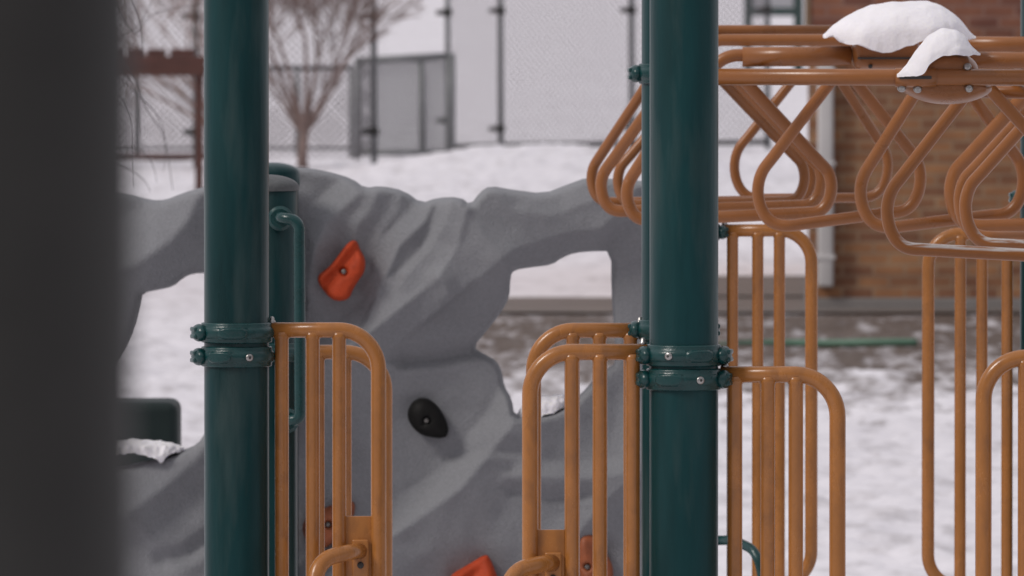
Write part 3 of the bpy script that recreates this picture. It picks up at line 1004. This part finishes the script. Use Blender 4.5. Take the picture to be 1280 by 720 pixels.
# ------------------------------------------------------------------ posts with clamps
R_POST = 0.0635
def post(x, d, top, label, group=None, m=M_TEAL, r=R_POST, base=-0.15, capm=None):
    t = thing('post', (x, d, 0), label, 'post', group)
    bm = bmesh.new()
    lathe(bm, [(r, base), (r, top - 0.004), (r * 0.97, top)], (x, d, 0), 56)
    obj('shaft', bm, m, t, angle=40)
    bm = bmesh.new()
    prof = [(r + 0.0035, top - (0.004 if capm else 0.03)), (r + 0.0035, top + 0.004)]
    for k in range(1, 9):
        a = k / 9 * PI / 2
        prof.append(((r + 0.0035) * math.cos(a), top + 0.004 + 0.026 * math.sin(a)))
    lathe(bm, prof, (x, d, 0), 48)
    obj('cap', bm, capm or m, t, angle=40)
    return t

def clamp(t, z, bolt_angle=None, lug_angles=(PI, 0.0), h=0.040, pad=None):
    """A cast two-piece collar round the post, with lugs where the halves meet."""
    x, d = t.location.x, t.location.y
    r = R_POST + 0.001
    bm = bmesh.new()
    prof = [(r, -h / 2), (r + 0.004, -h / 2 + 0.001), (r + 0.0050, -h / 2 + 0.003), (r + 0.0052, -h / 2 + 0.008), (r + 0.0075, -0.0095), (r + 0.0100, -0.006), (r + 0.0108, 0), (r + 0.0100, 0.006), (r + 0.0075, 0.0095),
            (r + 0.0052, h / 2 - 0.008), (r + 0.0050, h / 2 - 0.003), (r + 0.004, h / 2 - 0.001), (r, h / 2)]
    lathe(bm, prof, (x, d, z), 64)
    c = obj('clamp', bm, M_CLAMP, t, angle=50)
    for a in lug_angles:
        u = Vector((math.cos(a), math.sin(a), 0))
        v = Vector((-math.sin(a), math.cos(a), 0))
        bm = bmesh.new()
        cen = Vector((x, d, z)) + u * (r + 0.011)
        ball(bm, (0, 0, 0), 0.0145, 0.030, 0.0175, 18, 12)
        for q in bm.verts:
            w_ = q.co.copy(); q.co = cen + u * w_.x + v * w_.y + Vector((0, 0, w_.z))
        for k in (-1, 1):     # the two ears with a slit between them
            n0 = len(bm.verts)
            bb = bmesh.new(); box(bb, (-0.008, -0.017, -0.0045), (0.0150, 0.017, 0.0045), 0.003, 3)
            mp = {}
            for q in bb.verts:
                mp[q] = bm.verts.new(cen + u * q.co.x + v * q.co.y + Vector((0, 0, q.co.z + k * 0.007)))
            for f in bb.faces: bm.faces.new([mp[q] for q in f.verts])
            bb.free()
        obj('lug', bm, M_CLAMP, c, angle=45)
    if pad is not None:     # raised oval pad, wrapped round the collar
        a0, half = pad
        bm = bmesh.new()
        n_, m_ = 26, 12
        rows = []
        for i in range(n_ + 1):
            row = []
            for j in range(m_ + 1):
                tx, tz = -1 + 2 * i / n_, -1 + 2 * j / m_
                q = max(0.0, 1 - (abs(tx) ** 2.6 + abs(tz) ** 2.6))
                rr = r + 0.0085 + 0.0052 * min(1.0, q * 2.2) ** 0.5
                a = a0 + tx * half
                row.append(bm.verts.new((x + rr * math.cos(a), d + rr * math.sin(a), z + tz * 0.0115)))
            rows.append(row)
        for a_, b_ in zip(rows, rows[1:]):
            for j in range(m_):
                bm.faces.new((a_[j], a_[j + 1], b_[j + 1], b_[j]))
        obj('pad', bm, M_CLAMP, c)
    # the bolt facing the camera
    if bolt_angle is not None:
        u = Vector((math.cos(bolt_angle), math.sin(bolt_angle), 0))
        v = Vector((-math.sin(bolt_angle), math.cos(bolt_angle), 0))
        p = Vector((x, d, z)) + u * (r + 0.0085)
        bm = bmesh.new()
        tube(bm, [p, p + u * 0.0035, p + u * 0.0052, p + u * 0.0058], [0.0078, 0.0076, 0.0060, 0.003], 18)
        bo = obj('bolt', bm, M_STEEL, c)
        bm = bmesh.new()
        tube(bm, [p + u * 0.0052, p + u * 0.0064], [0.0027, 0.0027], 6)
        obj('socket', bm, M_FENCEDARK, bo, smooth=False)
    return c

ZR = 1.682
XF, DF = PX(855, 20.0), 20.0
XR, DR = PX(842.5, 21.2), 21.2
XL, DL = PX(295.5, 21.2), 21.2
XL2, DL2 = PX(333.5, 22.5), 22.5
XT, DT2 = PX(864, 26.0), 26.0
XT3 = PX(1308.5, 26.0)

pn = post(PX(167, 4.05) - R_POST, 4.05, 3.4, 'wide dark grey post, badly out of focus, nearest the viewer', m=M_POLE)
pF = post(XF, DF, 3.3, 'sharp dark green post with double clamp, in front of the monkey bars')
clamp(pF, P(0, 445.5, DF - 0.07).z, math.radians(-113), (math.radians(192), math.radians(-12)), pad=(math.radians(-66), 0.40))
clamp(pF, P(0, 475.5, DF - 0.07).z, math.radians(-67), (math.radians(190), math.radians(-14)), pad=(math.radians(-114), 0.40))
pR = post(XR, DR, 3.3, 'green post mostly hidden directly behind the sharp front post')
clamp(pR, P(0, 412, DR).z, None, (PI, 0.0))
clamp(pR, P(0, 92, DR).z, None, (math.radians(186), 0.0))
pL = post(XL, DL, 3.3, 'dark green post with double clamp beside the curved green grab bar')
clamp(pL, P(0, 417, DL - 0.07).z, None, (math.radians(197),), pad=(math.radians(-95), 0.42))
clamp(pL, P(0, 447, DL - 0.07).z, math.radians(-69), (math.radians(195),), pad=(math.radians(-116), 0.38))
zcap = P(0, 236, DL2).z
pL2 = post(XL2, DL2, zcap, 'short dark green post with grey domed cap and curved green grab bar', capm=M_CAP)
clamp(pL2, P(0, 440, DL2).z, None, (PI, 0.0))
pW = post(PX(341, 27.2), 27.22, P(0, 218, 27.2).z, 'dark green post set against the end of the grey climbing wall')
pT = post(XT, DT2, 3.3, 'far green post hidden behind the sharp front post, holding a tall orange barrier')
clamp(pT, P(0, 290, DT2).z, None, (PI, math.radians(-4)))
pT3 = post(XT3, DT2, 3.3, 'far green post at the edge of the photo beside the brick wall')
clamp(pT3, P(0, 247, DT2).z, None, (math.radians(184), 0.0))
clamp(pT3, P(0, 290, DT2).z, None, (math.radians(184), 0.0))
XG = PX(1230, 20) + 0.2205 + R_POST
pG = post(XG, 20.0, 3.3, 'green post out of view holding the barrier at the edge of the photo')
clamp(pG, P(0, 445, 20).z, None, (PI, 0.0))
XG2 = XR + (XG - XF)
pG2 = post(XG2, 21.2, 3.3, 'green post out of view holding the near end of the monkey bars')

# grab bar on the short post, in front of it
bm = bmesh.new()
tube(bm, fillet([P(351, 272, DL2 - 0.05), P(351, 272, DL2 - 0.14), P(374, 276, DL2 - 0.15), P(375, 524, DL2 - 0.15), P(360, 526, DL2 - 0.14), P(360, 526, DL2 - 0.03)], 0.05, 10), 0.0118, 16)
hb = obj('grab_bar', bm, M_CLAMP, pL2)
for yy in (272, 524):
    bm = bmesh.new()
    p = P(351 if yy < 400 else 359, yy, DL2)
    lathe(bm, [(0.026, -0.058), (0.026, -0.070), (0.020, -0.076)], (p.x, DL2, p.z), 20, 'y')
    obj('flange', bm, M_CLAMP, hb, angle=40)
# arched green bar low behind the front post
bm = bmesh.new()
tube(bm, fillet([P(880, 676, 25.9), P(918, 675, 25.8), P(948, 690, 25.7), P(956, 740, 25.7), P(956, 900, 25.7)], 0.06, 8), 0.0115, 12)
obj('grab_bar', bm, M_CLAMP, pT)

# ------------------------------------------------------------------ orange barrier panels
PW, PH, RT = 0.2205, 0.85, 0.0152
def barrier_proto():
    t = thing('barrier', (0, 0, 0), 'barrier', 'barrier')
    bm = bmesh.new()
    pts = fillet([(0.004, 0, 0), (PW, 0, 0), (PW, 0, -PH), (0.004, 0, -PH)], 0.078, 12)
    tube(bm, pts, RT, 22)
    obj('frame', bm, M_ORANGE, t)
    for bx in (0.031, 0.0915, 0.1435):
        bm = bmesh.new()
        tube(bm, [(bx, 0, -0.004), (bx, 0, -0.0155), (bx, 0, -0.0185), (bx, 0, -PH + 0.0185), (bx, 0, -PH + 0.0155), (bx, 0, -PH + 0.004)],
             [0.0160, 0.0156, 0.0139, 0.0139, 0.0156, 0.0160], 18)
        obj('baluster', bm, M_ORANGE, t)
    bm = bmesh.new()
    lathe(bm, [(0.007, 0.012), (0.007, 0.0175), (0.0045, 0.020), (0.0045, 0.024), (0.002, 0.0265)], (0.012, 0, 0), 14)
    obj('bolt', bm, M_STEEL, t)
    return t
proto = barrier_proto()
used = [False]
def barrier(x, d, z, flip, label, squash=1.0):
    if not used[0]:
        o = proto; used[0] = True
    else:
        o = proto.copy(); COL.objects.link(o)
        for ch in proto.children:
            if ch.name.split('.')[0] in ('frame', 'baluster', 'bolt'):
                c = ch.copy(); COL.objects.link(c); c.parent = o
    o.location = (x, d, z)
    o.scale = (-squash if flip else squash, 1, 1)
    o['label'] = label
    o['group'] = 'orange barrier panels of the play structure'
    return o
bA = barrier(XL + R_POST - 0.006, DL, ZR, False, 'orange barrier with looped handle and plate, clamped to the post before the climbing wall')
bB = barrier(-0.503, DL2, P(0, 440, DL2).z, False, 'orange barrier seen just behind the one with the handle, nearest the climbing wall', 1.08)
bC = barrier(XF - R_POST, DF, ZR, True, 'orange barrier with handle and plate, clamped to the sharp post with double clamp')
bD = barrier(PX(667, DR) + PW, DR, P(0, 413, DR).z, True, 'orange barrier whose rail shows just above and behind the plated one by the wall hole')
bE = barrier(XF + R_POST, DF, P(0, 468, DF).z, False, 'orange barrier without plate, clamped to the sharp post on its brick wall side')
bF = barrier(XG - R_POST, 20.0, P(0, 447, 20).z, True, 'low orange barrier cut by the photo edge, in front of a taller one')
bG = barrier(XT + R_POST + 0.005, DT2, P(0, 288, DT2).z, False, 'tall far orange barrier rising behind the one on the sharp post')
bH = barrier(XT3 - R_POST, DT2, P(0, 292, DT2).z, True, 'tall far orange barrier in front of the brick wall by the photo edge')

def plate_and_handle(parent, d, plate, path, hole):
    """A flat gusset between two bars and a looped handle bolted to it, leaning towards the viewer."""
    x0, x1, y0, y1 = plate
    bm = bmesh.new()
    a, b = P(x0, y0, d), P(x1, y1, d)
    box(bm, (a.x, d - 0.004, b.z), (b.x, d + 0.004, a.z), 0.002, 2)
    pl = obj('plate', bm, M_ORANGE, parent, angle=40)
    bm = bmesh.new()
    fx0, fx1, fy0, fy1 = hole
    a, b = P(fx0, fy0, d), P(fx1, fy1, d)
    box(bm, (a.x, d - 0.013, b.z), (b.x, d - 0.005, a.z), 0.0035, 3)
    fl = obj('flange', bm, M_ORANGE, pl, angle=40)
    cx = (a.x + b.x) / 2
    for k, zz in enumerate((P(0, fy0 + 32, d).z,)):
        bm = bmesh.new()
        lathe(bm, [(0.0065, -0.0128), (0.0065, -0.0165), (0.0045, -0.0185), (0.002, -0.019)], (cx, d, zz), 16, 'y')
        obj('bolt', bm, M_FENCEDARK, fl)
    bm = bmesh.new()
    pts = [P(x, y, d - q) for x, y, q in path]
    tube(bm, fillet(pts, 0.075, 10), 0.0158, 20)
    obj('handle', bm, M_ORANGE, parent)
plate_and_handle(bA, DL, (431, 466, 645, 760), [(449, 689, 0.010), (436, 690, 0.060), (398, 700, 0.10), (388, 760, 0.13), (384, 860, 0.13)], (440, 461, 674, 722))
plate_and_handle(bC, DF, (670, 706, 662, 780), [(690, 704, 0.010), (676, 705, 0.060), (640, 714, 0.10), (628, 775, 0.13), (624, 880, 0.13)], (681, 702, 690, 740))

# ------------------------------------------------------------------ overhead loop ladder (monkey bars)
lad = thing('monkey_bars', ((XR + XG2) / 2, 23.0, 2.18), 'orange overhead monkey bars of crossing triangular loops with snow on the joints', 'monkey bars')
def crom(pts, n=8):
    res = []
    m = len(pts)
    for i in range(m - 1):
        p0, p1, p2, p3 = pts[max(i - 1, 0)], pts[i], pts[i + 1], pts[min(i + 2, m - 1)]
        for k in range(n):
            t = k / n
            res.append(0.5 * ((2 * p1) + (p2 - p0) * t + (2 * p0 - 5 * p1 + 4 * p2 - p3) * t * t + (3 * p1 - p0 - 3 * p2 + p3) * t ** 3))
    res.append(pts[-1])
    return res
def loop(path, r=0.0132, R=0.062):
    """path: corner points (x, y, distance); corners are rounded."""
    bm = bmesh.new()
    tube(bm, fillet([P(x, y, d) for x, y, d in path], R, 12), r, 16)
    return obj('loop', bm, M_LOOP, lad)
def bar(path, r, name='cross_bar'):
    bm = bmesh.new()
    tube(bm, fillet([P(x, y, d) for x, y, d in path], 0.06, 10), r, 18)
    return obj(name, bm, M_LOOP, lad)

xg2 = 640 + (XG2 - R_POST) / 21.2 * F_PX
bar([(640 + (XR + R_POST) / 21.2 * F_PX - 6, 96, 21.14), (xg2 + 6, 97, 21.14)], 0.0165)                       # nearest bar
bar([(1190, 75, 24.5), (1345, 76, 24.5)], 0.0195)
bar([(1190, 55, 25.4), (1345, 56, 25.4)], 0.0185)
bar([(1200, 114, 21.9), (xg2 + 15, 117, 21.9)], 0.013)
TL = [(7.5, -71), (2.2, -59), (0, -46), (0.8, -34), (3.6, -23), (9, -12.5), (17, -4.8), (27, -1.0), (40, 0)]
def densify(pts, step=16.0):
    res = [pts[0]]
    for a, b in zip(pts, pts[1:]):
        k = max(1, int(math.hypot(b[0] - a[0], b[1] - a[1]) / step))
        for q in range(1, k + 1):
            t = q / k
            res.append(tuple(a[i] + (b[i] - a[i]) * t for i in range(3)))
    return res
def tri_loop(lx, rx, by0, by1, d0, d1, top_l, top_r, r=0.0132, m=None, k=1.0):
    """A triangular hand loop: lx / rx are the outermost points, by0 / by1 the base bar's height at both ends, top_l / top_r where the arms end."""
    sl_, sr = k * 24.2 / d0, k * 24.2 / d1
    ra, rb = r * F_PX / d0, r * F_PX / d1
    left = [(lx + ra + a * sl_, by0 + b * sl_, d0) for a, b in TL]
    right = [(rx - rb - a * sr, by1 + b * sr, d1) for a, b in TL]
    pts = densify(list(top_l) + left + list(reversed(right)) + list(reversed(list(top_r))))
    bm = bmesh.new()
    tube(bm, crom([P(*p) for p in pts], 3), r, 16)
    return obj('loop', bm, m or M_LOOP, lad)
def bend_top(xh, yh, xe, d, R=40):
    """Points of a top bar that runs left from (xh, yh) and bends down and left."""
    n = fillet([Vector((xh, yh, 0)), Vector((xe, yh, 0)), Vector((xe - 62, yh + 66, 0))], R, 7)
    return [(p.x, p.y, d) for p in n]
tri_loop(776, 1047, 275, 266, 24.6, 24.6, bend_top(1085, 69, 906, 24.5), [(922, 92, 24.5)], 0.0142, None, 0.76)
tri_loop(744, 1034, 264, 257, 25.5, 25.6, bend_top(1060, 50, 888, 25.4), [(912, 92, 25.5)], 0.0140, None, 0.76)
tri_loop(733, 1022, 253, 251, 26.3, 26.4, bend_top(1048, 38, 872, 26.2), [(904, 92, 26.3)], 0.0130, None, 0.76)
tri_loop(766, 1012, 256, 252, 26.1, 26.2, [(874, 94, 26.1)], [(896, 94, 26.1)], 0.0125, None, 0.76)
tri_loop(912, 1116, 248, 247, 26.6, 26.7, [(996, 94, 26.6)], [(1046, 94, 26.6)], 0.0120)
tri_loop(940, 1158, 282, 266, 24.2, 24.3, [(1044, 95, 24.15)], [(1064, 95, 24.2)], 0.0135)
tri_loop(1068, 1287, 284, 269, 24.0, 24.1, [(1156, 97, 23.95)], [(1198, 97, 24.0)], 0.0138)
tri_loop(1180, 1400, 283, 280, 24.0, 24.05, [(1302, 97, 23.9)], [(1312, 97, 24.1)], 0.0160)
tri_loop(1192, 1420, 296, 296, 23.2, 23.4, [(1322, 98, 23.1)], [(1330, 98, 23.2)], 0.0125)
tri_loop(1199, 1455, 306, 312, 22.4, 22.5, [(1332, 99, 22.3)], [(1340, 99, 22.4)], 0.0132, M_LOOPWORN)
tri_loop(1101, 1374, 312, 321, 21.9, 21.9, [(1222, 99, 21.85)], [(1226, 99, 21.85)], 0.0132, M_LOOPWORN)
for dd, x0 in ((21.85, 1210), (22.35, 1190), (23.15, 1180), (24.1, 905), (24.55, 905), (25.5, 890), (26.15, 862), (26.75, 905)):
    bar([(x0, 97, dd), (1345, 97, dd)], 0.0125)
for xx in (0.55, 1.02, 1.26):
    bm = bmesh.new()
    tube(bm, [(xx, 21.2, 2.180), (xx, 27.0, 2.126)], 0.0125, 14)
    obj('side_rail', bm, M_LOOP, lad)
bar([(928, 71, 24.5), (1064, 70, 24.5)], 0.0225, 'sleeve')

# cast joints
hub1 = obj('joint', puffy([(1116, 95), (1119, 107), (1134, 119), (1160, 129), (1190, 131), (1216, 127), (1238, 117), (1241, 108), (1232, 98), (1224, 90), (1221, 78), (1206, 66), (1182, 62), (1160, 67), (1148, 80), (1132, 88)],
                          [], 21.2, 0.12, 14, None, 3.0), M_LOOP, lad)
for bx, by in ((1127, 110), (1147, 111), (1211, 110), (1209, 84)):
    p = P(bx, by, 21.14)
    bm = bmesh.new()
    lathe(bm, [(0.0085, 0.012), (0.0085, -0.006), (0.006, -0.0105), (0.003, -0.012)], (p.x, p.y, p.z), 14, 'y')
    obj('bolt', bm, M_STEEL, hub1)
bar([(1119, 97, 21.138), (1170, 97, 21.138)], 0.0190, 'sleeve')
bm = bmesh.new()
a, b = P(1125, 95, 21.1), P(1165, 99, 21.1)
box(bm, (a.x, 21.116, b.z), (b.x, 21.13, a.z), 0.001)
obj('slot', bm, M_FENCEDARK, hub1, smooth=False)
hub2 = obj('joint', puffy([(1064, 57), (1066, 82), (1072, 88), (1140, 88), (1150, 76), (1150, 52), (1140, 44), (1080, 44), (1068, 48)], [], 24.5, 0.11, 9, None, 3.0), M_LOOP, lad)
bm = bmesh.new()
a, b = P(1072, 71.5, 24.44), P(1140, 74, 24.44)
box(bm, (a.x, 24.438, b.z), (b.x, 24.46, a.z), 0.001)
obj('slot', bm, M_FENCEDARK, hub2, smooth=False)
for bx, by in ((1088, 83), (1086, 58)):
    p = P(bx, by, 24.445)
    bm = bmesh.new(); lathe(bm, [(0.005, 0.008), (0.005, -0.004), (0.002, -0.006)], (p.x, p.y, p.z), 12, 'y'); obj('bolt', bm, M_FENCEDARK, hub2)
hub3 = obj('joint', puffy([(1050, 44), (1052, 66), (1200, 66), (1204, 44), (1190, 36), (1060, 36)], [], 25.4, 0.12, 9, None, 4.0), M_LOOP, lad)

snow([(1029, 44), (1040, 33), (1058, 20), (1090, 7), (1115, 3), (1140, 1.5), (1160, 3), (1176, 8), (1194, 21), (1208, 36), (1219, 46)],
     [(1029, 47), (1040, 48), (1050, 54), (1065, 56), (1085, 63), (1110, 63), (1128, 56), (1145, 51), (1160, 49), (1190, 49), (1219, 48)],
     24.45, 0.20, 'large rounded pile of snow on the rear joint of the monkey bars', 'snow_pile', 0.010, 9.0, 90, 36)
snow([(1121, 93), (1134, 81), (1144, 65), (1160, 45), (1178, 35), (1194, 36), (1206, 46), (1214, 58), (1225, 67)],
     [(1121, 96), (1134, 96), (1144, 95), (1153, 91), (1160, 78), (1168, 72), (1178, 68), (1194, 69), (1208, 69), (1225, 69)],
     21.12, 0.09, 'smaller drooping cap of snow on the bolted front joint of the monkey bars', 'snow_pile', 0.006, 16.0, 80, 30)
